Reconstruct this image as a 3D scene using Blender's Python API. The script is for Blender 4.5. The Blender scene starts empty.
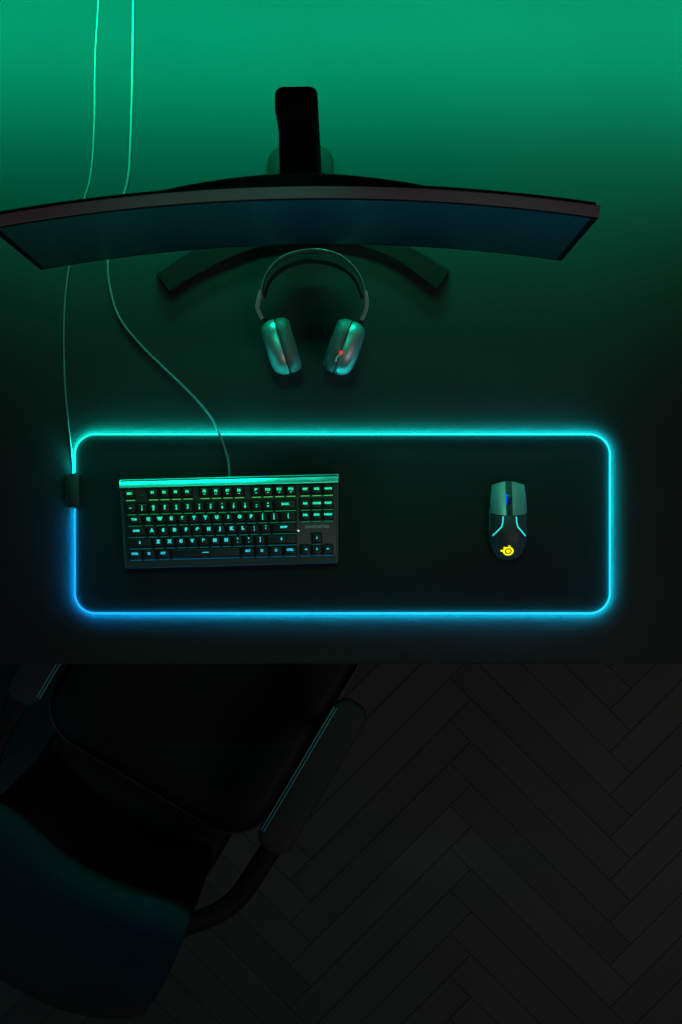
import bpy, bmesh, math, random
from mathutils import Vector, Matrix, Quaternion
random.seed(4)
C = bpy.context.scene.collection
H = 2.4                     # camera height above the desk top (m)
F = 1424.4                  # focal length in pixels of a 682x1024 frame

def W(px, py, z=0.0):       # measured spot of the photograph at height z -> metres
    k = (H - z) / F
    return Vector(((px - 341) * k, (512 - py) * k, z))

# ------------------------------------------------------------------ materials
def mat(name, col, rough=0.5, metal=0.0, spec=0.5, emit=None, es=0.0, noise=None, bump=None, sheen=0.0):
    m = bpy.data.materials.new(name); m.use_nodes = True
    nt = m.node_tree; b = nt.nodes['Principled BSDF']
    b.inputs['Base Color'].default_value = (*col, 1)
    b.inputs['Roughness'].default_value = rough
    b.inputs['Metallic'].default_value = metal
    b.inputs['Specular IOR Level'].default_value = spec
    if sheen: b.inputs['Sheen Weight'].default_value = sheen
    if emit:
        b.inputs['Emission Color'].default_value = (*emit, 1)
        b.inputs['Emission Strength'].default_value = es
    tc = nt.nodes.new('ShaderNodeTexCoord')
    if noise:
        n = nt.nodes.new('ShaderNodeTexNoise'); n.inputs['Scale'].default_value = noise[0]
        n.inputs['Detail'].default_value = 4
        r = nt.nodes.new('ShaderNodeValToRGB')
        k = noise[1]
        r.color_ramp.elements[0].position = .3; r.color_ramp.elements[1].position = .7
        r.color_ramp.elements[0].color = (*[c * (1 - k) for c in col], 1)
        r.color_ramp.elements[1].color = (*[c * (1 + k) for c in col], 1)
        nt.links.new(tc.outputs['Object'], n.inputs['Vector'])
        nt.links.new(n.outputs['Fac'], r.inputs['Fac'])
        nt.links.new(r.outputs['Color'], b.inputs['Base Color'])
    if bump:
        n2 = nt.nodes.new('ShaderNodeTexNoise'); n2.inputs['Scale'].default_value = bump[0]
        bp = nt.nodes.new('ShaderNodeBump'); bp.inputs['Strength'].default_value = bump[1]
        bp.inputs['Distance'].default_value = bump[2]
        nt.links.new(tc.outputs['Object'], n2.inputs['Vector'])
        nt.links.new(n2.outputs['Fac'], bp.inputs['Height'])
        nt.links.new(bp.outputs['Normal'], b.inputs['Normal'])
    return m

M = {}
M['desk'] = mat('desk_laminate', (.03, .032, .032), .6, spec=.12, noise=(3, .06), bump=(900, .06, .0004))
M['mat'] = mat('black_cloth', (.022, .0225, .0225), .85, spec=.12, bump=(2500, .3, .0004))
M['black_plastic'] = mat('black_plastic', (.02, .02, .021), .45, bump=(1500, .08, .0003))
M['box_plastic'] = mat('controller_plastic', (.035, .036, .036), .38)
M['cable'] = mat('cable_rubber', (.2, .21, .21), .4)
M['bezel'] = mat('monitor_grey_bezel', (.25, .16, .185), .65, spec=.05)
M['mon_black'] = mat('monitor_black', (.004, .004, .004), .7, spec=.1)
M['foot'] = mat('stand_foot_metal', (.02, .0165, .016), .6, spec=.1)
M['metal'] = mat('brushed_aluminium', (.75, .78, .78), .42, metal=.9)
M['case'] = mat('keyboard_plate', (.075, .08, .086), .45, metal=.3)
M['rail'] = mat('side_rail_metal', (.14, .15, .15), .4, metal=.5)
M['key'] = mat('keycap_plastic', (.03, .031, .033), .45)
M['print'] = mat('grey_print', (.55, .5, .52), .5)
M['led_white'] = mat('white_indicator', (.8, .8, .8), .4, emit=(.8, .85, .8), es=1.2)
M['hp_shell'] = mat('headset_shell', (.52, .54, .55), .42, metal=.75)
M['hp_cush'] = mat('headset_cushion', (.16, .17, .17), .55, metal=.3, bump=(1200, .3, .0005))
M['hp_band'] = mat('headset_band_metal', (.6, .62, .62), .3, metal=.8)
M['hp_arm'] = mat('headset_arm_metal', (.5, .53, .53), .5, metal=.25)
M['hp_fabric'] = mat('headset_ski_band', (.014, .014, .015), .85, bump=(1800, .3, .0006))
M['red_led'] = mat('red_led', (.3, .01, .01), .4, emit=(1, .03, .05), es=.75)
M['mic'] = mat('mic_tip', (.85, .9, .88), .3)
M['mouse_body'] = mat('mouse_body', (.045, .046, .05), .48)
M['mouse_btn'] = mat('mouse_button', (.42, .46, .46), .42, metal=.6)
M['yellow'] = mat('yellow_logo', (.3, .3, 0), .4, emit=(1, .9, .0), es=1.25)
M['cyan'] = mat('cyan_strip', (.0, .3, .3), .4, emit=(.03, .75, .75), es=1.0)
M['blue_led'] = mat('blue_wheel_light', (0, .02, .3), .4, emit=(.0, .06, .9), es=.9)
M['seat'] = mat('chair_black_seat', (.006, .006, .0065), .6, spec=.2, bump=(300, .3, .001))
M['chair_fab'] = mat('chair_charcoal_cover', (.03, .033, .034), .7, spec=.3, bump=(500, .5, .0015))
M['chair_back'] = mat('chair_back_cover', (.014, .015, .016), .75, spec=.15, bump=(500, .5, .0015))
M['chair_seam'] = mat('chair_seam_painted_glint', (.08, .4, .42), .4)  # teal in the colour stands in for cyan light reflected by the seam
M['chair_piping'] = mat('chair_dark_piping', (.03, .032, .032), .5)
M['wall'] = mat('wall_paint', (.02, .021, .021), .85, noise=(4, .05))
M['steel'] = mat('black_steel', (.03, .03, .03), .4, metal=.6)
for i, (c, s) in enumerate([((.02, .95, .38), 1.), ((.02, .9, .46), .95), ((.02, .86, .55), .95), ((.03, .76, .66), .95),
                            ((.03, .66, .74), .95), ((.03, .58, .82), .95)]):
    M['leg%d' % i] = mat('key_legend_light_%d' % i, (.0, .2, .15), .4, emit=c, es=s)
for i, c in enumerate([(.02, .75, .14), (.0, .7, .2), (.0, .6, .3), (.0, .45, .36), (.0, .3, .38), (.0, .22, .4)]):
    pass
for i, c in enumerate([(.0, .2, .4), (.0, .3, .38), (.0, .42, .34), (.0, .55, .28), (.0, .7, .2), (.08, .75, .14)]):
    M['und%d' % i] = mat('key_underlight_%d' % i, (.0, .1, .05), .4, emit=c, es=(.4, .38, .32, .32, .4, .75)[i])

# screen: reflections painted as dim emission, teal on the left and navy on the right
def screen_mat():
    m = mat('screen', (.003, .004, .005), .3, spec=.25)
    nt = m.node_tree; b = nt.nodes['Principled BSDF']
    tc = nt.nodes.new('ShaderNodeTexCoord'); sp = nt.nodes.new('ShaderNodeSeparateXYZ')
    nt.links.new(tc.outputs['Object'], sp.inputs[0])
    mr = nt.nodes.new('ShaderNodeMapRange'); mr.inputs['From Min'].default_value = -.42; mr.inputs['From Max'].default_value = .42
    r = nt.nodes.new('ShaderNodeValToRGB'); e = r.color_ramp.elements
    e[0].position = 0; e[0].color = (.0006, .0105, .0095, 1); e[1].position = 1; e[1].color = (.0006, .0105, .021, 1)
    x = e.new(.28); x.color = (.0004, .0115, .0145, 1); x = e.new(.5); x.color = (.0004, .0105, .021, 1)
    nt.links.new(sp.outputs['X'], mr.inputs['Value']); nt.links.new(mr.outputs[0], r.inputs['Fac'])
    nt.links.new(r.outputs['Color'], b.inputs['Emission Color'])
    mz = nt.nodes.new('ShaderNodeMapRange'); mz.inputs['From Min'].default_value = .1; mz.inputs['From Max'].default_value = .43   # the painted reflection is brighter at the top
    mz.inputs['To Min'].default_value = .2; mz.inputs['To Max'].default_value = .85
    nt.links.new(sp.outputs['Z'], mz.inputs['Value']); nt.links.new(mz.outputs[0], b.inputs['Emission Strength'])
    return m
M['screen'] = screen_mat()

# RGB light edge of the mat: colour zones around the loop
def strip_mat():
    m = bpy.data.materials.new('rgb_light_edge'); m.use_nodes = True
    nt = m.node_tree; b = nt.nodes['Principled BSDF']
    b.inputs['Base Color'].default_value = (.1, .3, .3, 1)
    at = nt.nodes.new('ShaderNodeAttribute'); at.attribute_name = 'zone'
    nt.links.new(at.outputs['Color'], b.inputs['Emission Color'])
    b.inputs['Emission Strength'].default_value = 1.0
    return m
M['strip'] = strip_mat()

def floor_mat():
    m = mat('dark_oak', (.05, .05, .048), .55, spec=.3)
    nt = m.node_tree; b = nt.nodes['Principled BSDF']
    at = nt.nodes.new('ShaderNodeAttribute'); at.attribute_name = 'tone'
    n = nt.nodes.new('ShaderNodeTexNoise'); n.inputs['Scale'].default_value = 9; n.inputs['Detail'].default_value = 6
    tc = nt.nodes.new('ShaderNodeTexCoord'); nt.links.new(tc.outputs['Object'], n.inputs['Vector'])
    mr = nt.nodes.new('ShaderNodeMapRange'); mr.inputs['To Min'].default_value = .75; mr.inputs['To Max'].default_value = 1.25
    nt.links.new(n.outputs['Fac'], mr.inputs['Value'])
    mx = nt.nodes.new('ShaderNodeMix'); mx.data_type = 'RGBA'; mx.blend_type = 'MULTIPLY'; mx.inputs['Factor'].default_value = 1
    nt.links.new(at.outputs['Color'], mx.inputs['A']); nt.links.new(mr.outputs[0], mx.inputs['B'])
    nt.links.new(mx.outputs['Result'], b.inputs['Base Color'])
    return m
M['floor'] = floor_mat()

# ------------------------------------------------------------------ mesh helpers
def obj(name, bm, m, parent=None, smooth=True, ang=35):
    me = bpy.data.meshes.new(name)
    bmesh.ops.recalc_face_normals(bm, faces=bm.faces)
    bm.to_mesh(me); bm.free()
    for mm in (m if isinstance(m, (list, tuple)) else [m]): me.materials.append(mm)
    if smooth:
        me.polygons.foreach_set('use_smooth', [True] * len(me.polygons))
        me.set_sharp_from_angle(angle=math.radians(ang))
    o = bpy.data.objects.new(name, me); C.objects.link(o)
    if parent: o.parent = parent
    return o

def thing(name, label, cat, loc=(0, 0, 0), rz=0, group=None):
    o = bpy.data.objects.new(name, None); C.objects.link(o)
    o.empty_display_size = .05
    o.location = loc; o.rotation_euler = (0, 0, rz); o['label'] = label; o['category'] = cat
    if group: o['group'] = group
    return o

def rrect(w, d, r, n=5, cx=0, cy=0):
    """rounded rectangle, CCW list of (x, y)"""
    r = min(r, w / 2 - 1e-6, d / 2 - 1e-6)
    pts = []
    for (sx, sy, a0) in ((1, 1, 0), (-1, 1, 90), (-1, -1, 180), (1, -1, 270)):
        for i in range(n + 1):
            a = math.radians(a0 + 90 * i / n)
            pts.append((cx + sx * (w / 2 - r) + r * math.cos(a), cy + sy * (d / 2 - r) + r * math.sin(a)))
    return pts

def loft(bm, loops, cap=True, closed=True, mi=0):
    rows = [[bm.verts.new(p) for p in L] for L in loops]
    n = len(rows[0])
    for a, b in zip(rows, rows[1:]):
        for i in range(n if closed else n - 1):
            f = bm.faces.new((a[i], a[(i + 1) % n], b[(i + 1) % n], b[i])); f.material_index = mi
    if cap:
        for r in (rows[0][::-1], rows[-1]):
            f = bm.faces.new(r); f.material_index = mi
    return rows

def slab(bm, w, d, z0, z1, r=.005, bev=.001, cx=0, cy=0, n=5, mi=0):
    L = []
    for ins, z in ((bev, z0), (0, z0 + bev), (0, z1 - bev), (bev * .3, z1 - bev * .3), (bev, z1)):
        L.append([(x, y, z) for x, y in rrect(w - 2 * ins, d - 2 * ins, max(r - ins, .0002), n, cx, cy)])
    loft(bm, L, mi=mi)

def spline(pts, per=8):
    P = [Vector(p) for p in pts]; out = []
    P = [2 * P[0] - P[1]] + P + [2 * P[-1] - P[-2]]
    for i in range(1, len(P) - 2):
        a, b, c, d = P[i - 1:i + 3]
        for k in range(per):
            t = k / per
            out.append(.5 * ((2 * b) + (c - a) * t + (2 * a - 5 * b + 4 * c - d) * t * t + (3 * b - a - 3 * c + d) * t ** 3))
    out.append(P[-2]); return out

def tube(bm, P, r, n=8, closed=False, mi=0, r2=None):
    rows = []; m = len(P); up = Vector((0, 0, 1))
    for i, p in enumerate(P):
        a = P[(i - 1) % m] if (closed or i > 0) else p
        b = P[(i + 1) % m] if (closed or i < m - 1) else p
        t = (b - a).normalized(); s = t.cross(up)
        if s.length < 1e-4: s = Vector((1, 0, 0))
        s.normalize(); u = s.cross(t)
        rr = r(i / max(1, m - 1)) if callable(r) else r
        rv = rr if r2 is None else r2
        rows.append([bm.verts.new(p + s * rr * math.cos(2 * math.pi * k / n) + u * rv * math.sin(2 * math.pi * k / n)) for k in range(n)])
    R = list(zip(rows, rows[1:])) + ([(rows[-1], rows[0])] if closed else [])
    for A, B in R:
        for k in range(n):
            f = bm.faces.new((A[k], A[(k + 1) % n], B[(k + 1) % n], B[k])); f.material_index = mi
    if not closed:
        bm.faces.new(rows[0][::-1]).material_index = mi; bm.faces.new(rows[-1]).material_index = mi

def solid_grid(bm, top, bot, mi=0):
    """closed solid between two equally sized point grids"""
    A = [[bm.verts.new(p) for p in r] for r in top]; B = [[bm.verts.new(p) for p in r] for r in bot]
    nr, nc = len(A), len(A[0])
    for i in range(nr - 1):
        for j in range(nc - 1):
            bm.faces.new((A[i][j], A[i][j + 1], A[i + 1][j + 1], A[i + 1][j])).material_index = mi
            bm.faces.new((B[i][j], B[i + 1][j], B[i + 1][j + 1], B[i][j + 1])).material_index = mi
    for i in range(nr - 1):
        for j in (0, nc - 1):
            bm.faces.new((A[i][j], A[i + 1][j], B[i + 1][j], B[i][j])).material_index = mi
    for j in range(nc - 1):
        for i in (0, nr - 1):
            bm.faces.new((A[i][j], A[i][j + 1], B[i][j + 1], B[i][j])).material_index = mi

def lathe(bm, prof, n=24, axis='Z', c=(0, 0, 0), mi=0):
    rows = []
    for r, z in prof:
        row = []
        for k in range(n):
            a = 2 * math.pi * k / n; p = (r * math.cos(a), r * math.sin(a), z)
            if axis == 'X': p = (p[2], p[0], p[1])
            if axis == 'Y': p = (p[0], p[2], p[1])
            row.append(tuple(p[i] + c[i] for i in range(3)))
        rows.append(row)
    loft(bm, rows, mi=mi)

def interp(tab, x):
    tab = sorted(tab)
    if x <= tab[0][0]: return tab[0][1]
    for (a, va), (b, vb) in zip(tab, tab[1:]):
        if x <= b:
            t = (x - a) / (b - a); return va + (vb - va) * t
    return tab[-1][1]

def text_mesh(s, size, offset=0.0, spacing=1.0):
    """glyph outlines as lists of (verts, faces) centred on the origin"""
    cu = bpy.data.curves.new('glyphs', 'FONT'); cu.body = s; cu.size = size
    cu.align_x = 'CENTER'; cu.align_y = 'CENTER'; cu.offset = offset; cu.resolution_u = 2
    cu.space_character = spacing; cu.space_line = .85
    o = bpy.data.objects.new('glyphs', cu); C.objects.link(o)
    bpy.context.view_layer.update()
    me = bpy.data.meshes.new_from_object(o.evaluated_get(bpy.context.evaluated_depsgraph_get()))
    V = [v.co.copy() for v in me.vertices]; Fc = [list(p.vertices) for p in me.polygons]
    bpy.data.objects.remove(o); bpy.data.curves.remove(cu); bpy.data.meshes.remove(me)
    return V, Fc

def stamp(bm, VF, fn, mi):
    V, Fc = VF
    vs = [bm.verts.new(fn(v)) for v in V]
    for f in Fc:
        try: bm.faces.new([vs[i] for i in f]).material_index = mi
        except ValueError: pass

# ------------------------------------------------------------------ setting
FZ = -.73
def build_floor():
    L, w = .497, .0662; g = .0009
    bm = bmesh.new(); col = bm.loops.layers.float_color.new('tone')
    rot = Matrix.Rotation(math.radians(45), 2)
    o0 = W(311, 731, FZ)
    def plank(x0, y0, x1, y1, tone):
        for (ins, z) in ((g, 0),):
            q = [Vector((x0 + ins, y0 + ins)), Vector((x1 - ins, y0 + ins)), Vector((x1 - ins, y1 - ins)), Vector((x0 + ins, y1 - ins))]
        q2 = [Vector((x0 + g * .2, y0 + g * .2)), Vector((x1 - g * .2, y0 + g * .2)), Vector((x1 - g * .2, y1 - g * .2)), Vector((x0 + g * .2, y1 - g * .2))]
        T = [rot @ p for p in q]; B = [rot @ p for p in q2]
        if T[0].x + o0.x < -2.2 or T[0].x + o0.x > 2.2 or T[0].y + o0.y < -2.6 or T[0].y + o0.y > 1.6: return
        tv = [bm.verts.new((p.x + o0.x, p.y + o0.y, FZ)) for p in T]
        bv = [bm.verts.new((p.x + o0.x, p.y + o0.y, FZ - .0016)) for p in B]
        fs = [bm.faces.new(tv)] + [bm.faces.new((tv[i], bv[i], bv[(i + 1) % 4], tv[(i + 1) % 4])) for i in range(4)]
        for f in fs:
            for l in f.loops: l[col] = (*tone, 1)
    for j in range(-5, 6):
        for k in range(-60, 61):
            for kind in (0, 1):
                t = random.uniform(.82, 1.18); tone = (.05 * t, .05 * t, .0475 * t)
                ax = k * w + j * L; ay = k * w - j * L
                if kind == 0: plank(ax, ay, ax + L, ay + w, tone)
                else: plank(ax + L, ay + w - L, ax + L + w, ay + w, tone)
    # dark bed seen in the joints
    q = [bm.verts.new(p) for p in ((-2.8, -3.2, FZ - .0018), (2.8, -3.2, FZ - .0018), (2.8, 2.2, FZ - .0018), (-2.8, 2.2, FZ - .0018))]
    q2 = [bm.verts.new(v.co + Vector((0, 0, -.03))) for v in q]
    fs = [bm.faces.new(q), bm.faces.new(q2[::-1])] + [bm.faces.new((q[i], q2[i], q2[(i + 1) % 4], q[(i + 1) % 4])) for i in range(4)]
    for f in fs:
        for l in f.loops: l[col] = (.014, .014, .014, 1)
    o = obj('floor', bm, M['floor'], smooth=False); o['kind'] = 'structure'
build_floor()

bm = bmesh.new()
v = [(-2.4, .935), (2.4, .935), (2.4, 1.03), (-2.4, 1.03)]
loft(bm, [[(x, y, z) for x, y in v] for z in (FZ, 1.7)])
o = obj('wall_back', bm, M['wall'], smooth=False); o['kind'] = 'structure'

# desk
DF = -.2561                                              # front edge
desk = thing('desk', 'wide dark matte desk carrying the keyboard, monitor and lit mat', 'desk', (0, .335, FZ))
bm = bmesh.new(); dd = .925 - DF
slab(bm, 2.3, dd, -FZ - .03, -FZ, r=.004, bev=.0012, cx=0, cy=(DF + dd / 2) - .335)
obj('desktop', bm, M['desk'], desk)
for x in (-1.05, 1.05):
    for y in (-.4, .4):
        bm = bmesh.new(); slab(bm, .05, .05, 0, -FZ - .03, r=.004, cx=x, cy=y); obj('leg', bm, M['steel'], desk)

# ------------------------------------------------------------------ lit mat
MC = Vector((.0023, -.0198, 0)); MWd, MHt, MR, MT = .899, .3007, .034, .004
mat_t = thing('desk_mat', 'black cloth desk mat outlined by a glowing cyan and blue edge', 'desk mat', MC)
bm = bmesh.new(); slab(bm, MWd, MHt, 0, MT, r=MR, bev=.0008, n=10); obj('cloth_surface', bm, M['mat'], mat_t)
# light edge
loop = [Vector((x, y, MT + .0002)) for x, y in rrect(MWd, MHt, MR, 12)]
P = []
for i, p in enumerate(loop):
    q = loop[(i + 1) % len(loop)]; d = (q - p).length; n = max(1, int(d / .01))
    for k in range(n): P.append(p.lerp(q, k / n))
gy0, gy1 = (W(0, 508).y - MC.y), (W(0, 473).y - MC.y)
keep = [not (p.x < -MWd / 2 + .001 and gy0 < p.y < gy1) for p in P]
i0 = next(i for i in range(len(P)) if keep[i] and not keep[i - 1])
P = [P[(i0 + k) % len(P)] for k in range(len(P)) if keep[(i0 + k) % len(P)]]
bm = bmesh.new(); tube(bm, [p + Vector((0, 0, .0022)) for p in P], .0017, n=8)
bm.normal_update(); bmesh.ops.recalc_face_normals(bm, faces=bm.faces)
col = bm.loops.layers.float_color.new('zone')
K = 1.0
def zone(x, y):
    px = 341 + (x + MC.x) * 593.5; py = 512 - (y + MC.y) * 593.5
    top = interp([(75, (0)), (330, .35), (609, 1)], px)
    ctop = Vector((.02, .86, .66)).lerp(Vector((.02, .84, .92)), top)
    cbot = Vector((.01, .40, 1.0)).lerp(Vector((.02, .62, 1.0)), interp([(75, 0), (250, .8), (609, 1)], px))
    cr = Vector((.02, .85, 1.0))
    t = interp([(440, 0), (500, .45), (520, .9), (613, 1)], py)
    c = ctop.lerp(cbot, t)
    if px > 590: c = cr.lerp(cbot, interp([(500, 0), (613, .85)], py)) if py > 445 else ctop.lerp(cr, .5)
    return c * K
for f in bm.faces:
    for l in f.loops:
        c = zone(l.vert.co.x, l.vert.co.y)
        if f.normal.z < -.1:                              # extra emission added on hidden underside faces, mostly outwards, widens the desk glow
            fc = f.calc_center_median(); core = Vector((max(-MWd / 2 + MR, min(MWd / 2 - MR, fc.x)), max(-MHt / 2 + MR, min(MHt / 2 - MR, fc.y)), 0))
            k = 150 if f.normal.dot(fc - core) > .15 * abs(f.normal.z) * .03 and (f.normal.xy.dot((fc - core).xy)) > 0 else 22
            c = Vector((0, c.y ** 1.2 * k, c.z * k))
        l[col] = (c.x, c.y, c.z, 1)
o = obj('light_edge', bm, M['strip'], mat_t); o['label'] = 'glowing cyan to blue light edge'
# control box on the left edge
bc = W(73, 490.5, .01) - MC
bm = bmesh.new(); slab(bm, .0235, .056, 0, .014, r=.004, bev=.002, cx=bc.x, cy=bc.y)
cb = obj('control_box', bm, M['box_plastic'], mat_t)
bm = bmesh.new(); slab(bm, .006, .034, .0139, .0146, r=.0028, bev=.0002, cx=bc.x - .004, cy=bc.y); obj('control_button', bm, M['black_plastic'], cb)
pts = [(99, -28), (98, 5), (95, 60), (94, 130), (90.5, 175), (84, 200), (76, 230), (69.5, 265), (65, 300), (63.8, 340), (65, 385), (68.5, 425), (72, 455), (73.3, 470)]
bm = bmesh.new(); tube(bm, spline([W(x, y, .0016) - MC for x, y in pts] + [W(73, 476, .004) - MC], 6), .0014)
obj('cable', bm, M['cable'], mat_t)

# ------------------------------------------------------------------ monitor
mon = thing('monitor', 'wide curved black monitor on a boomerang foot above the headset', 'monitor', (-.0655, .4415, 0), math.radians(1.0))
R0 = 2.62; hwid = .4235; zb, zt = .10, .43
def mp(s, d, z):
    """s along the panel, d behind the screen face, z up; gentle curve, ends nearer the user; slight backward lean"""
    a = s / R0; r = R0 + d
    return Vector((r * math.sin(a), r * math.cos(a) - R0 - .010 + (z - zb) * .004, z))
def curved(bm, s0, s1, d0, d1, z0, z1, n=28, mi=0, bev=0.0):
    top = []; bot = []
    loops = []
    for i in range(n + 1):
        s = s0 + (s1 - s0) * i / n
        b = bev
        prof = [(d0, z0 + b), (d0 + b, z0), (d1 - b, z0), (d1, z0 + b), (d1, z1 - b), (d1 - b, z1), (d0 + b, z1), (d0, z1 - b)] if b else [(d0, z0), (d1, z0), (d1, z1), (d0, z1)]
        loops.append([mp(s, d, z) for d, z in prof])
    loft(bm, loops, mi=mi)
bm = bmesh.new(); curved(bm, -hwid, hwid, -.0 + .0012, .0180, zb, zt, bev=.0012)
fr = obj('frame', bm, M['bezel'], mon); fr['label'] = 'grey frame'
bm = bmesh.new(); curved(bm, -hwid + .002, hwid - .002, 0, .0018, zb + .002, zt - .0012); obj('front_rim', bm, M['mon_black'], mon)
bm = bmesh.new(); curved(bm, -hwid + .011, hwid - .011, -.0007, .0006, zb + .012, zt - .005); o = obj('screen', bm, M['screen'], mon); o['label'] = 'dark teal and navy screen'
bm = bmesh.new(); curved(bm, -hwid + .006, hwid - .006, .0185, .0235, zb + .004, zt - .006, bev=.002); bc_ = obj('back_cover', bm, M['mon_black'], mon)
# bulge behind
bm = bmesh.new(); loops = []
for i in range(33):
    s = -.215 + .43 * i / 32; e = max(0, 1 - (s / .215) ** 2)
    d = .0225 + .022 * e; zz0, zz1 = .15, .405
    loops.append([mp(s, .018, zz0), mp(s, d - .004 * e, zz0), mp(s, d, zz0 + .012), mp(s, d, zz1 - .012), mp(s, d - .004 * e, zz1), mp(s, .018, zz1)])
loft(bm, loops); obj('rear_housing', bm, M['mon_black'], mon)
# small joystick under the right corner
bm = bmesh.new(); c = mp(hwid - .007, .004, zb - .003); lathe(bm, [(.001, -.004), (.0022, -.003), (.0022, .003), (.001, .0035)], 12, c=tuple(c)); obj('power_light', bm, M['led_white'], mon)
# stand: neck arm, column, hub and foot
bm = bmesh.new(); slab(bm, .056, .07, .235, .33, r=.006, bev=.003, cx=.005, cy=.079); obj('neck', bm, M['mon_black'], mon)
bm = bmesh.new(); slab(bm, .060, .044, .010, .40, r=.012, bev=.004, cx=.005, cy=.135); obj('column', bm, M['mon_black'], mon)
bm = bmesh.new(); slab(bm, .11, .15, .0, .0125, r=.03, bev=.003, cx=0, cy=.10); obj('foot_hub', bm, M['foot'], mon)
inv = (Matrix.Translation(mon.location) @ Matrix.Rotation(mon.rotation_euler.z, 4, 'Z')).inverted()
front = [(170.5, 292), (196, 274), (227, 260), (262, 247.5), (310, 242.5), (355, 245.5), (396, 261), (436, 290)]
back = [(156, 273), (180, 257), (206, 243), (250, 229), (305, 222), (360, 226), (410, 246), (450, 270)]
Fp = spline([inv @ W(x, y, .010) for x, y in front], 5); Bp = spline([inv @ W(x, y, .010) for x, y in back], 5)
bm = bmesh.new(); loops = []
for a, b in zip(Fp, Bp):
    e = (b - a).normalized() * .0025
    up = Vector((0, 0, 1))
    g = lambda p, z: Vector((p.x, p.y, z))
    loops.append([g(a, .0), g(b, .0), g(b, .010), g(b - e, .0125), g(a + e, .0125), g(a, .010)])
loft(bm, loops); obj('foot', bm, M['foot'], mon)

# ------------------------------------------------------------------ keyboard
KB = Vector((-.1843, -.0160, MT)); KR = math.radians(1.5)
kb = thing('keyboard', 'compact black keyboard with glowing green to cyan keys', 'keyboard', KB, KR)
def sh(x, y, z):            # the deck rises toward the back
    return (x * (1 + (y + .075) * .17), y, z + (y + .075) * .10 * (z / .02 if z < .02 else 1))
def kslab(bm, w, d, z0, z1, r, bev, cx=0, cy=0, n=4, mi=0):
    L = []
    for ins, z in ((bev, z0), (0, z0 + bev), (0, z1 - bev), (bev * .3, z1 - bev * .3), (bev, z1)):
        L.append([sh(x, y, z) for x, y in rrect(w - 2 * ins, d - 2 * ins, max(r - ins, .0003), n, cx, cy)])
    loft(bm, L, mi=mi)
KW, KD = .3565, .148
bm = bmesh.new(); kslab(bm, KW, KD, 0, .0145, .004, .0015); obj('base', bm, M['black_plastic'], kb)
bm = bmesh.new(); kslab(bm, KW - .002, KD - .001, .0142, .0175, .003, .0012); obj('top_plate', bm, M['case'], kb)
# raised metal rear edge, its face slopes to the back
bm = bmesh.new(); y1 = KD / 2; loops = []
for x in (-KW / 2 + .0008, KW / 2 - .0008):
    prof = [(y1 - .0142, .0172), (y1 - .0142, .0220), (y1 - .0134, .0229), (y1 - .0110, .0221), (y1 - .002, .0168), (y1 + .0004, .0145), (y1 + .0004, .0125), (y1 - .002, .0125)]
    loops.append([sh(x, y, z) for y, z in prof])
loft(bm, loops); o = obj('rear_bar', bm, M['metal'], kb, ang=25); o['label'] = 'bright metal rear bar'
# front lip
bm = bmesh.new(); loops = []
for x in (-KW / 2 + .0015, KW / 2 - .0015):
    prof = [(-KD / 2 - .0005, .009), (-KD / 2 + .0, .0165), (-KD / 2 + .002, .0185), (-KD / 2 + .0115, .0185), (-KD / 2 + .0115, .0165)]
    loops.append([sh(x, y, z) for y, z in prof])
loft(bm, loops); obj('front_lip', bm, M['case'], kb, ang=25)
for s in (-1, 1):
    bm = bmesh.new(); loops = []
    for y in (-KD / 2 + .001, KD / 2 - .0172):
        loops.append([sh(s * a, y, z) for a, z in ((KW / 2 - .0003, .011), (KW / 2 - .0003, .0178), (KW / 2 - .0013, .0188), (KW / 2 - .0035, .0188), (KW / 2 - .0042, .0170))])
    loft(bm, loops); obj('side_rail', bm, M['rail'], kb, ang=25)

U = .01905; UX = .01868; X0 = -.1705; Y0 = -KD / 2 + .0135 + U / 2
TWO = {'1': '!', '2': '@', '3': '#', '4': '$', '5': '%', '6': '^', '7': '&', '8': '*', '9': '(', '0': ')', '-': '_', '=': '+',
       '[': '{', ']': '}', '\\': '|', ';': ':', "'": '"', ',': '<', '.': '>', '/': '?', '`': '~'}
rows = [
    (5.25, [('ESC', 0, 1)] + [('F%d' % (i + 1), 2 + i + (.5 if i > 3 else 0) + (.5 if i > 7 else 0), 1) for i in range(12)] + [('PRT', 15.25, 1), ('SCR', 16.25, 1), ('PAUSE', 17.25, 1)]),
    (4, [(c, i, 1) for i, c in enumerate('`1234567890-=')] + [('BACK', 13, 2), ('INS', 15.25, 1), ('HOME', 16.25, 1), ('PGUP', 17.25, 1)]),
    (3, [('TAB', 0, 1.5)] + [(c, 1.5 + i, 1) for i, c in enumerate('QWERTYUIOP[]')] + [('\\', 13.5, 1.5), ('DEL', 15.25, 1), ('END', 16.25, 1), ('PGDN', 17.25, 1)]),
    (2, [('CAPS', 0, 1.75)] + [(c, 1.75 + i, 1) for i, c in enumerate("ASDFGHJKL;'")] + [('ENTER', 12.75, 2.25)]),
    (1, [('<shift', 0, 2.25)] + [(c, 2.25 + i, 1) for i, c in enumerate('ZXCVBNM,./')] + [('<shift', 12.25, 2.75), ('^', 16.25, 1)]),
    (0, [('CTRL', 0, 1.25), ('<win', 1.25, 1.25), ('ALT', 2.5, 1.25), (' ', 3.75, 6.25), ('ALT', 10, 1.25), ('<win', 11.25, 1.25), ('<menu', 12.5, 1.25), ('CTRL', 13.75, 1.25), ('<', 15.25, 1), ('v', 16.25, 1), ('>', 17.25, 1)]),
]
gcache = {}
def glyph(s, size, off):
    k = (s, size)
    if k not in gcache: gcache[k] = text_mesh(s, size, off)
    return gcache[k]
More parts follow.
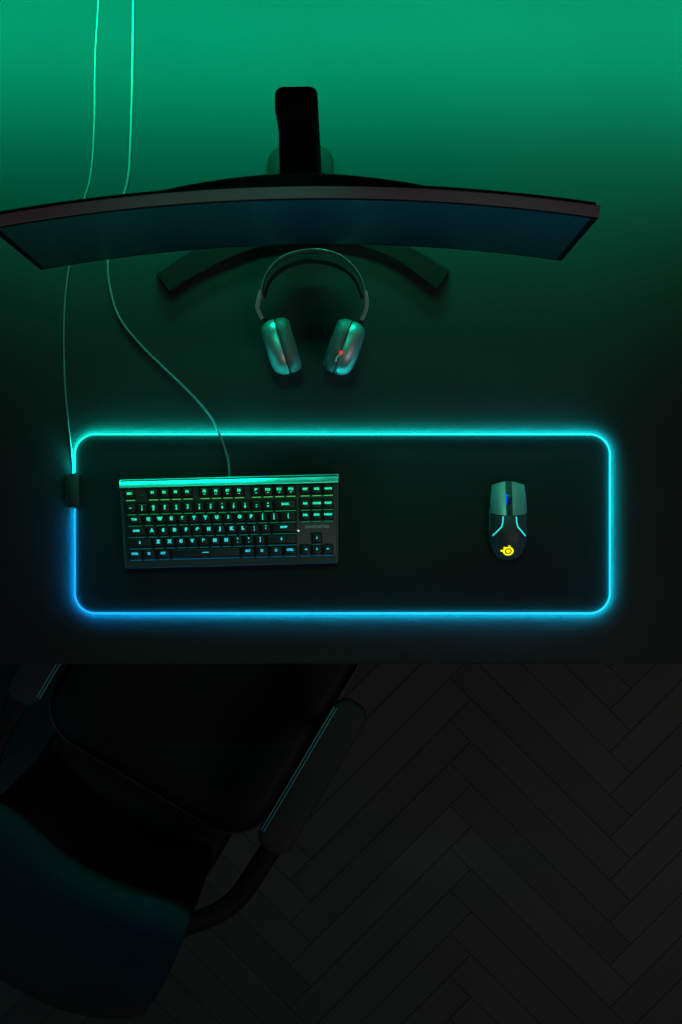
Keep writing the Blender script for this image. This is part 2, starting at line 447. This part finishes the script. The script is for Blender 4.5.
def arrow(a, r=.0024):
    V = [Vector((r * math.cos(a + t), r * math.sin(a + t), 0)) for t in (0, 2.4, -2.4)]
    return V, [[0, 1, 2]]
def quad(w, h, cy=0):
    return [Vector((-w / 2, cy - h / 2, 0)), Vector((w / 2, cy - h / 2, 0)), Vector((w / 2, cy + h / 2, 0)), Vector((-w / 2, cy + h / 2, 0))], [[0, 1, 2, 3]]
ZK = .0192; ZT = .0262
for ri, (ry, keys) in enumerate(rows):
    cy = Y0 + ry * U
    for lab, kx, kw in keys:
        cx = X0 + (kx + kw / 2) * UX; w = kw * UX - .0011; d = U - .0011
        bm = bmesh.new(); L = []
        for ins, z in ((0, ZK), (.0003, ZK + .001), (.0019, ZT - .0012), (.0024, ZT - .0003), (.0032, ZT)):
            L.append([sh(x, y, z) for x, y in rrect(w - 2 * ins, d - 2 * ins - (.0006 if ins else 0), .0018, 3, cx, cy + (.0004 if ins > .001 else 0))])
        loft(bm, L)
        def put(VF, ox=0, oy=0, s=1):
            stamp(bm, VF, lambda v: sh(cx + ox + v.x * s, cy + oy + v.y * s, ZT + .00025), 1)
        up = .0016
        if lab == 'ESC': put(glyph('ESC', .0050, .0003), 0, up)
        elif lab[0] == 'F' and len(lab) > 1:
            put(glyph(lab, .0054, .0004), 0, up + .0008)
            if int(lab[1:]) > 4: put(quad(.0034, .0011), 0, -.0024)
        elif lab in TWO:
            if lab == '`': put(glyph('~', .0065, .0003), 0, up)
            else:
                put(glyph(TWO[lab], .0042, .0004), 0, up + .0018); put(glyph(lab, .0049, .0005), 0, up - .0028)
        elif lab == ' ': put(quad(.0105, .0013), 0, .001)
        elif lab == '^': put(arrow(math.pi / 2), 0, up)
        elif lab == 'v': put(arrow(-math.pi / 2), 0, up)
        elif lab == '<': put(arrow(math.pi), 0, up); put(quad(.004, .001), .001, up)
        elif lab == '>': put(arrow(0), 0, up); put(quad(.004, .001), -.001, up)
        elif lab == '<shift': put(arrow(math.pi / 2, .0026), 0, up + .0004); put(quad(.0018, .002), 0, up - .0016)
        elif lab == '<win':
            for a in (-1, 1):
                for b in (-1, 1): put(quad(.0019, .0019), a * .0012, up + b * .0012)
        elif lab == '<menu':
            for a in (-1, 0, 1): put(quad(.0042, .0009), 0, up + a * .0015)
        elif len(lab) == 1: put(glyph(lab, .0066, .0008), 0, up)
        else: put(glyph(lab, .0046 if len(lab) < 5 else .0040, .0004), 0, up)
        kob = obj('key', bm, [M['key'], M['leg%d' % ri]], kb, ang=25)
        bm = bmesh.new(); yy = cy - U * .5; x0 = cx - w / 2 + .0015; x1 = cx + w / 2 - .0015; e = .0007
        a = [sh(x0, yy - e, .0182), sh(x1, yy - e, .0182), sh(x1, yy + e, .0182), sh(x0, yy + e, .0182)]
        loft(bm, [[(p[0], p[1], p[2] - .0008) for p in a], a])
        obj('key_backlight', bm, M['und%d' % (5 - ri)], kob)
# word mark and indicator
bm = bmesh.new(); wx = X0 + 16.75 * UX; wy = Y0 + 2.08 * U
stamp(bm, text_mesh('steelseries', .0095, .0002), lambda v: sh(wx + v.x, wy + v.y, .0178), 0)
o = obj('word_mark', bm, M['print'], kb); o['label'] = 'pale lettering'
bm = bmesh.new(); lathe(bm, [(.0004, .0), (.0014, .0002), (.0014, .0010), (.0008, .0014)], 12, c=sh(X0 + 15.12 * UX, Y0 + 1.72 * U, .0172)); o = obj('indicator_light', bm, M['led_white'], kb); o['label'] = 'white light'
kinv = (Matrix.Translation(KB) @ Matrix.Rotation(KR, 4, 'Z')).inverted()
pts = [(133, -28), (133, 5), (132, 80), (130, 150), (127.5, 180), (119, 210), (110, 238), (108, 257), (109, 282), (117.5, 314), (136, 340), (163, 367), (188, 391), (208, 413)]
P = [W(x, y, .0022) for x, y in pts] + [W(216, 427, .0045), W(221, 438, .0105), W(225.5, 451, .0085), W(228.5, 463, .012), W(229.3, 478, .018)]
bm = bmesh.new(); tube(bm, spline([kinv @ p for p in P], 6), .0019); obj('cable', bm, M['cable'], kb)

# ------------------------------------------------------------------ mouse
ms = thing('computer_mouse', 'dark two-button mouse with cyan light strips and yellow glowing emblem', 'mouse', (.2795, -.0142, MT), math.radians(-.5))
HW = [(-.0668, .003), (-.0655, .0105), (-.062, .0175), (-.0576, .0225), (-.052, .0265), (-.0459, .0293), (-.038, .0318), (-.0326, .0327), (-.0159, .0320), (.0109, .0316), (.0343, .0311), (.061, .0285), (.0665, .028)]
HH = [(-.0668, .004), (-.0655, .010), (-.062, .0175), (-.0576, .0235), (-.0459, .0325), (-.0326, .0382), (-.0159, .0395), (.0, .038), (.02, .033), (.04, .026), (.0665, .0165)]
def smt(tab, y):
    return sum(interp(tab, y + d) for d in (-.0015, 0, .0015)) / 3
def msurf(u, y, g=0.0):
    """u -1..1 over the arch of the shell"""
    th = math.pi * (1 - (u + 1) / 2)
    c, s = math.cos(th), max(0, math.sin(th))
    x = (smt(HW, y) + g * .6) * math.copysign(abs(c) ** .8, c); z = (smt(HH, y) + g) * s ** .62
    f = max(0, (y - .03) / .0365)
    return Vector((x, y - .0075 * (abs(x) / .03) ** 1.2 * f ** 2, z))
def u_of_x(x, y):
    r = min(1, abs(x) / smt(HW, y)) ** 1.25
    th = math.acos(math.copysign(r, x)); return 1 - 2 * th / math.pi
ys = [-.0668, -.0662, -.0645, -.062, -.059, -.055, -.05, -.044, -.038, -.032, -.024, -.016, -.008, 0, .008, .016, .024, .032, .04, .048, .055, .061, .0655]
bm = bmesh.new(); loops = []
for y in ys:
    g = -.0022 * min(1, max(0, (y - .009) / .003))
    loops.append([msurf(-1 + 2 * i / 30, y, g) for i in range(31)])
loft(bm, loops); obj('shell', bm, M['mouse_body'], ms, ang=50)
for s, nm in ((-1, 'left'), (1, 'right')):
    top, bot = [], []
    for i in range(15):
        t = i / 14; rt, rb = [], []
        for j in range(13):
            k = j / 12; y0 = .0085 + .0045 * k ** 1.5; y = y0 + (.0663 - y0) * t
            xa = .0050 if s > 0 else .0058; ua = abs(u_of_x(s * xa, y)); u = s * (ua + (.80 - ua) * k)
            rt.append(msurf(u, y, .0008)); rb.append(msurf(u, y, -.0016))
        top.append(rt); bot.append(rb)
    bm = bmesh.new(); solid_grid(bm, top, bot); o = obj('button', bm, M['mouse_btn'], ms, ang=40)
    # light strip: runs back, then kinks outward
    path = [(.0108, .0066), (.0116, -.004), (.0134, -.0105), (.0272, -.0255)]
    PP = []
    for (xa, ya), (xb, yb) in zip(path, path[1:]):
        for k in range(6): PP.append((xa + (xb - xa) * k / 6, ya + (yb - ya) * k / 6))
    PP.append(path[-1])
    PP = [(x * 1.0 + .0, y) for x, y in PP]
    bm = bmesh.new(); tube(bm, [msurf(u_of_x(s * x, y), y, .0002) for x, y in PP], .0011, n=8, r2=.0006)
    obj('light_strip', bm, M['cyan'], ms)
    # side grip panel
    top, bot = [], []
    for i in range(11):
        y = -.045 + .09 * i / 10; rt, rb = [], []
        for j in range(7):
            u = s * (.84 + .15 * j / 6); rt.append(msurf(u, y, .0009)); rb.append(msurf(u, y, -.001))
        top.append(rt); bot.append(rb)
    bm = bmesh.new(); solid_grid(bm, top, bot); obj('side_grip', bm, M['black_plastic'], ms, ang=40)
bm = bmesh.new(); wz = msurf(0, .033, -.002).z
lathe(bm, [(.006, -.0034), (.0095, -.0032), (.0108, -.002), (.0108, .002), (.0095, .0032), (.006, .0034)], 28, 'X', (0, .034, wz - .0055)); wh = obj('scroll_wheel', bm, M['black_plastic'], ms)
bm = bmesh.new(); lathe(bm, [(.007, -.0056), (.0108, -.0055), (.0112, -.0034), (.007, -.0032)], 28, 'X', (0, .034, wz - .0052)); o = obj('wheel_light', bm, M['blue_led'], wh); o['label'] = 'blue light ring'
bm = bmesh.new(); c = msurf(0, .0125, -.001); slab(bm, .0052, .013, c.z - .003, c.z + .0022, r=.0018, bev=.0006, cy=.0125); obj('mode_button', bm, M['black_plastic'], ms)
for ya, yb in ((.020, .0035), (.002, -.016)):
    top, bot = [], []
    for i in range(7):
        y = ya + (yb - ya) * i / 6; rt, rb = [], []
        for j in range(5):
            u = -.84 + .07 * j / 4; rt.append(msurf(u, y, .0020)); rb.append(msurf(u, y, 0))
        top.append(rt); bot.append(rb)
    bm = bmesh.new(); solid_grid(bm, top, bot); obj('side_button', bm, M['mouse_btn'], ms, ang=40)
# emblem: ring with a disc inside, pointed head at the left, two knobs above
bm = bmesh.new(); ey, ex = -.0510, -.0010
def onm(x, y, lift=.0004): return msurf(u_of_x(ex + x, ey + y), ey + y, lift)
def plate(pts_fn, n, m=1):
    pass
def annulus(rx0, ry0, rx1, ry1, n=28):
    top, bot = [], []
    for i in range(n + 1):
        a = 2 * math.pi * i / n
        A = (rx0 * math.cos(a), ry0 * math.sin(a)); B = (rx1 * math.cos(a), ry1 * math.sin(a))
        top.append([onm(*A), onm(*B)]); bot.append([onm(*A, -.0004), onm(*B, -.0004)])
    solid_grid(bm, top, bot)
annulus(.0058, .0050, .0088, .0073)
annulus(.0004, .0003, .0036, .0029)
def blob(x0, y0, x1, y1, r0, r1):
    d = Vector((x1 - x0, y1 - y0)); nrm = Vector((-d.y, d.x)).normalized(); top, bot = [], []
    for i in range(5):
        t = i / 4; r = r0 + (r1 - r0) * t; p = Vector((x0, y0)) + d * t
        top.append([onm(*(p + nrm * r)), onm(*(p - nrm * r))]); bot.append([onm(*(p + nrm * r), -.0004), onm(*(p - nrm * r), -.0004)])
    solid_grid(bm, top, bot)
blob(-.0076, .0004, -.0132, .0008, .0022, .0008)
blob(-.0056, .0046, -.0078, .0066, .0010, .0018)
blob(.0010, .0064, .0014, .0094, .0012, .0019)
o = obj('emblem', bm, M['yellow'], ms); o['label'] = 'yellow glowing round emblem'

# ------------------------------------------------------------------ headset
hp = thing('headset', 'dark over-ear headset lying on the desk below the monitor', 'headset', W(312, 320, 0))
HPo = hp.location.copy()
CZ = .043                                             # half height of a cup resting on its edge
def cup(seam_top, seam_bot, side, mic=False):
    a = W(*seam_top, .072); b = W(*seam_bot, .072); a.z = b.z = 0
    mid = (a + b) / 2 - HPo; mid.z = CZ
    ax = (a - b); Ln = ax.length / 2; ax.normalize()
    out = Vector((0, 0, 1)).cross(ax) * (1 if side < 0 else -1)     # towards the outer face
    if side < 0 and out.x > 0: out = -out
    if side > 0 and out.x < 0: out = -out
    def ring(t, la, lz, shift=0.0, n=40, e=.78):
        L = []
        for k in range(n):
            q = 2 * math.pi * k / n; c, s = math.cos(q), math.sin(q)
            L.append(mid + out * t + ax * (la * math.copysign(abs(c) ** e, c) + shift) + Vector((0, 0, lz * math.copysign(abs(s) ** e, s))))
        return L
    bm = bmesh.new()
    loft(bm, [ring(.0005, Ln * .90, CZ * .90), ring(.001, Ln * .985, CZ * .985), ring(.003, Ln, CZ), ring(.012, Ln * .975, CZ * .985, .0005), ring(.019, Ln * .90, CZ * .93, .001), ring(.0235, Ln * .80, CZ * .84, .0015), ring(.026, Ln * .64, CZ * .68, .002), ring(.0265, Ln * .5, CZ * .5, .002)])
    o = obj('ear_cup', bm, M['hp_shell'], hp, ang=50)
    bm = bmesh.new()
    loft(bm, [ring(0, Ln * .93, CZ * .93), ring(-.0015, Ln * .985, CZ * .985), ring(-.006, Ln * 1.0, CZ * 1.0), ring(-.013, Ln * .98, CZ * .98), ring(-.019, Ln * .92, CZ * .92), ring(-.0225, Ln * .82, CZ * .82), ring(-.0215, Ln * .66, CZ * .66), ring(-.014, Ln * .58, CZ * .58)])
    obj('ear_cushion', bm, M['hp_cush'], hp, ang=50)
    return mid, ax, out, Ln, o
cl = cup((273.5, 317), (289.5, 371.5), -1)
cr = cup((353, 319), (334, 371.5), 1)
# outer band: a flat strip seen on edge
def ribbon(name, pts, zc, hw_, th, m, narrow=None):
    P = spline([W(x, y, zc) - HPo for x, y in pts], 6); bm = bmesh.new(); loops = []
    for i, p in enumerate(P):
        t = (P[min(i + 1, len(P) - 1)] - P[max(i - 1, 0)]).normalized(); nr = Vector((-t.y, t.x, 0)).normalized()
        u = i / (len(P) - 1); h = hw_ * (narrow(u) if narrow else 1)
        b = th * .35
        prof = [(-th, -h + b), (-th + b, -h), (th - b, -h), (th, -h + b), (th, h - b), (th - b, h), (-th + b, h), (-th, h - b)]
        loops.append([p + nr * a + Vector((0, 0, z)) for a, z in prof])
    loft(bm, loops); return obj(name, bm, m, hp, ang=40)
band_pts = [(261.5, 292), (265.5, 278), (274, 265), (288, 255.5), (312.5, 250.5), (337, 255), (352, 266), (361, 279), (365, 293)]
ribbon('headband', band_pts, .046, .016, .0011, M['hp_band'])
ribbon('suspension_strap', [(264, 296), (269, 282), (279, 271), (294, 263.5), (313, 261), (333, 264), (348, 272), (357, 283), (362, 297)], .043, .019, .0016, M['hp_fabric'])
for pts, c in (([(261.8, 291), (259, 300), (257.6, 308), (259.5, 314), (263, 319.5)], cl), ([(364.8, 292), (366.5, 300), (366.3, 308), (364.5, 314), (361.5, 320.5)], cr)):
    o = ribbon('band_arm', pts, .046, .013, .0034, M['hp_arm'], narrow=lambda u: 1 - .35 * u)
    mid, ax, out, Ln, oc = c
    # hinge fork joining arm and cup
    e = W(*pts[-1], .046) - HPo; q = mid + ax * (Ln * .86) + out * .012; q.z = .046
    bm = bmesh.new(); tube(bm, [e - (q - e) * .1, (e + q) / 2, q], .0048, n=10); obj('hinge', bm, M['black_plastic'], hp)
# retracted microphone on the right cup
mid, ax, out, Ln, oc = cr
def oncup(px, py, z): return W(px, py, z) - HPo
bm = bmesh.new(); c = oncup(341, 352.5, .0855)
lathe(bm, [(.0014, -.004), (.0032, -.002), (.0033, .0), (.0026, .0006), (.0008, .0008)], 18, c=tuple(c)); o = obj('mute_light', bm, M['red_led'], hp); o['label'] = 'red glowing ring'
bm = bmesh.new(); tube(bm, spline([oncup(340.2, 354, .0880), oncup(337.4, 357, .0900), oncup(335.8, 361.5, .0885)], 5), .0016, n=8); o = obj('microphone', bm, M['mic'], hp); o['label'] = 'pale curved microphone'

# ------------------------------------------------------------------ chair
SZ = -.28; SH = SZ - FZ
ch = thing('desk_chair', 'black desk chair with armrests pushed partly under the desk', 'chair', (-.256, -.311, FZ), math.radians(-30.7))
def soft(bm, w, d, z0, z1, r, cx=0, cy=0, crown=0.0, n=8):
    t = z1 - z0; L = []
    for ins, k in ((.02, 0), (.006, .12), (0, .35), (0, .65), (.005, .85), (.014, .96), (.028, 1.0)):
        L.append([(x, y, z0 + t * k) for x, y in rrect(w - 2 * ins, d - 2 * ins, r - ins * .5, n, cx, cy)])
    for q in (.7, .4, .12):
        L.append([(cx + (x - cx) * q, cy + (y - cy) * q, z1 + crown * (1 - q)) for x, y in rrect(w - .056, d - .056, r - .014, n, cx, cy)])
    loft(bm, L)
bm = bmesh.new(); soft(bm, .474, .484, SH - .085, SH, .085, crown=-.012); obj('seat', bm, M['seat'], ch, ang=60)
bm = bmesh.new(); P = [Vector((x, y, SH - .03)) for x, y in rrect(.477, .487, .086, 10)]; tube(bm, P, .0022, closed=True); obj('seat_piping', bm, M['chair_piping'], ch)
bm = bmesh.new(); soft(bm, .44, .46, SH - .125, SH - .08, .08); obj('seat_pan', bm, M['black_plastic'], ch, ang=60)
bm = bmesh.new(); L = []
for y, z, hw in ((-.12, SH - .125, .19), (-.22, SH - .105, .20), (-.30, SH - .085, .20), (-.37, SH - .04, .195), (-.415, SH + .06, .19)):
    L.append([(x, y, z + dz) for x, dz in ((-hw, 0), (-hw + .01, -.012), (hw - .01, -.012), (hw, 0), (hw - .01, .01), (-hw + .01, .01))])
loft(bm, L); obj('gap_shade_panel', bm, M['seat'], ch)  # black panel added as the shade in the gap behind the seat
# armrests
AZ = -.08 - FZ
for s in (-1, 1):
    cx = s * .2545; cy = -.025; w, d = .064, .30
    bm = bmesh.new(); L = []
    for ins, z in ((.006, AZ - .03), (0, AZ - .024), (0, AZ - .007), (.002, AZ - .002), (.006, AZ), (.02, AZ + .0015)):
        L.append([(x, y, z) for x, y in rrect(w - 2 * ins, d - 2 * ins, .026 - ins * .6, 8, cx, cy)])
    loft(bm, L); ar = obj('armrest', bm, M['chair_fab'], ch, ang=60)
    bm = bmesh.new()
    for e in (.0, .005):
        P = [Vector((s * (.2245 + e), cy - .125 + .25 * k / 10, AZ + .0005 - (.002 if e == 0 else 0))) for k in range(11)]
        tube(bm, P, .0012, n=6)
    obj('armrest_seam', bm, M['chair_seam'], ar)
    bm = bmesh.new()
    P = spline([(s * .256, .03, AZ - .028), (s * .262, .03, AZ - .12), (s * .25, .03, SH - .095), (s * .18, .03, SH - .115)], 6)
    tube(bm, P, .014, n=10, r2=.014); obj('arm_support', bm, M['steel'], ch)
    bm = bmesh.new(); P = spline([(s * .256, -.10, AZ - .034), (s * .258, -.20, AZ - .04), (s * .245, -.31, AZ - .05), (s * .17, -.405, AZ - .04)], 6)
    tube(bm, P, .019, n=12, r2=.010); obj('back_link', bm, M['seat'], ch)
# backrest: curved padded panel leaning back
def bpnt(u, v, off):
    x = .19 * u * (1 + .12 * v ** 2)
    z = SH - .05 + .56 * v
    y = -.325 - .10 * v - .05 * v * v + .055 * u * u
    nrm = Vector((-.25 * u, 1, .25)).normalized()
    return Vector((x, y, z)) + nrm * off
top, bot = [], []
def rr_uv(i, j, ni, nj):
    a = -1 + 2 * i / ni; b = -1 + 2 * j / nj
    k = .16                                   # round the corners
    u = a * math.sqrt(1 - k * b ** 4); v = b * math.sqrt(1 - k * a ** 4)
    return u, (v + 1) / 2
ni, nj = 20, 20
for i in range(ni + 1):
    rt, rb = [], []
    for j in range(nj + 1):
        u, v = rr_uv(i, j, ni, nj); e = max(abs(-1 + 2 * i / ni), abs(-1 + 2 * j / nj))
        pad = .028 * (1 - e ** 6) + .012; rt.append(bpnt(u, v, pad)); rb.append(bpnt(u, v, -pad * .5))
    top.append(rt); bot.append(rb)
bm = bmesh.new(); solid_grid(bm, top, bot); obj('backrest', bm, M['chair_back'], ch, ang=60)
# spine joining seat pan and backrest
bm = bmesh.new(); tube(bm, spline([(0, -.12, SH - .12), (0, -.26, SH - .115), (0, -.385, SH - .04), (0, -.42, SH + .12)], 6), .03, n=12, r2=.012); obj('back_spine', bm, M['steel'], ch)
bm = bmesh.new(); lathe(bm, [(.028, .10), (.028, .24), (.02, .245), (.02, SH - .122)], 20); obj('gas_lift', bm, M['steel'], ch)
bm = bmesh.new(); lathe(bm, [(.02, .062), (.045, .065), (.045, .10), (.03, .11)], 20); obj('base_hub', bm, M['steel'], ch)
for k in range(5):
    a = math.radians(54 + 72 * k); d = Vector((math.cos(a), math.sin(a), 0)); p = Vector((-d.y, d.x, 0))
    bm = bmesh.new()
    tube(bm, [d * .035 + Vector((0, 0, .085)), d * .17 + Vector((0, 0, .078)), d * .295 + Vector((0, 0, .064))], lambda t: .024 - .009 * t, n=10); lg = obj('leg', bm, M['steel'], ch)
    bm = bmesh.new()
    for s in (-1, 1):
        rows_ = []
        for r, t in ((.012, .004), (.025, .005), (.027, .008), (.027, .018), (.022, .022)):
            rows_.append([d * .29 + p * (s * t) + Vector((0, 0, .027)) + d * (r * math.cos(q * math.pi / 10)) + Vector((0, 0, r * math.sin(q * math.pi / 10))) for q in range(20)])
        loft(bm, rows_)
    tube(bm, [d * .29 + Vector((0, 0, .027)), d * .29 + Vector((0, 0, .066))], .007, n=8)
    obj('caster', bm, M['black_plastic'], lg)

# ------------------------------------------------------------------ light
def area(name, loc, target, sx, sy, col, power, spread=180):
    l = bpy.data.lights.new(name, 'AREA'); l.shape = 'RECTANGLE'; l.size = sx; l.size_y = sy
    l.color = col; l.energy = power; l.spread = math.radians(spread)
    o = bpy.data.objects.new(name, l); C.objects.link(o); o.location = loc
    o.rotation_euler = (Vector(target) - Vector(loc)).to_track_quat('-Z', 'Y').to_euler()
    return o
def spot(name, loc, target, half, col, power, rad=.06):
    l = bpy.data.lights.new(name, 'SPOT'); l.spot_size = math.radians(half * 2); l.spot_blend = .9; l.color = col; l.energy = power; l.shadow_soft_size = rad
    o = bpy.data.objects.new(name, l); C.objects.link(o); o.location = loc
    o.rotation_euler = (Vector(target) - Vector(loc)).to_track_quat('-Z', 'Y').to_euler()
area('green_wall_light', (0, .895, .30), (0, .84, 0), 2.2, .05, (.0, 1, .46), 20.0, 118)
spot('fill_spot_keyboard', (-.18, .85, 1.7), (-.17, .02, 0), 12, (.0, 1, .50), 16)  # added spot without a visible source, brightens the keyboard and its rear bar
spot('fill_spot_mouse', (.1, .85, 1.7), (.24, .0, 0), 10, (.2, 1, .7), 13)  # likewise added, brightens the mouse
spot('fill_spot_headset', (-.05, .88, 1.56), (-.05, .29, .04), 5.5, (0, 1, .55), 6)  # added too, lifts the green on the ear cups
area('green_low_fill', (-.03, .895, .13), (-.03, .30, .055), 1.1, .04, (0, 1, .55), .65, 34)  # added unseen lamp for green highlights on the far cup ends
area('teal_room_light', (-2.3, -1.0, 1.1), (-.2, -.55, -.2), .7, .5, (.0, .75, .8), 2.6)
area('ceiling_light', (1.5, -1.3, 2.7), (.2, -.3, 0), 1.2, 1.2, (1, .96, .94), 9)
w = bpy.data.worlds.new('room'); bpy.context.scene.world = w; w.use_nodes = True
w.node_tree.nodes['Background'].inputs[0].default_value = (.5, .62, .62, 1); w.node_tree.nodes['Background'].inputs[1].default_value = .012

cam = bpy.data.cameras.new('camera'); co = bpy.data.objects.new('camera', cam); C.objects.link(co)
co.location = (0, 0, H); co.rotation_euler = (0, 0, 0)
cam.sensor_fit = 'VERTICAL'; cam.sensor_height = 24; cam.lens = F / 1024 * 24; cam.clip_start = .05
sc = bpy.context.scene; sc.camera = co
sc.view_settings.view_transform = 'Standard'; sc.view_settings.look = 'None'
sc.view_settings.gamma = 1; sc.view_settings.exposure = 0; sc.view_settings.use_curve_mapping = False
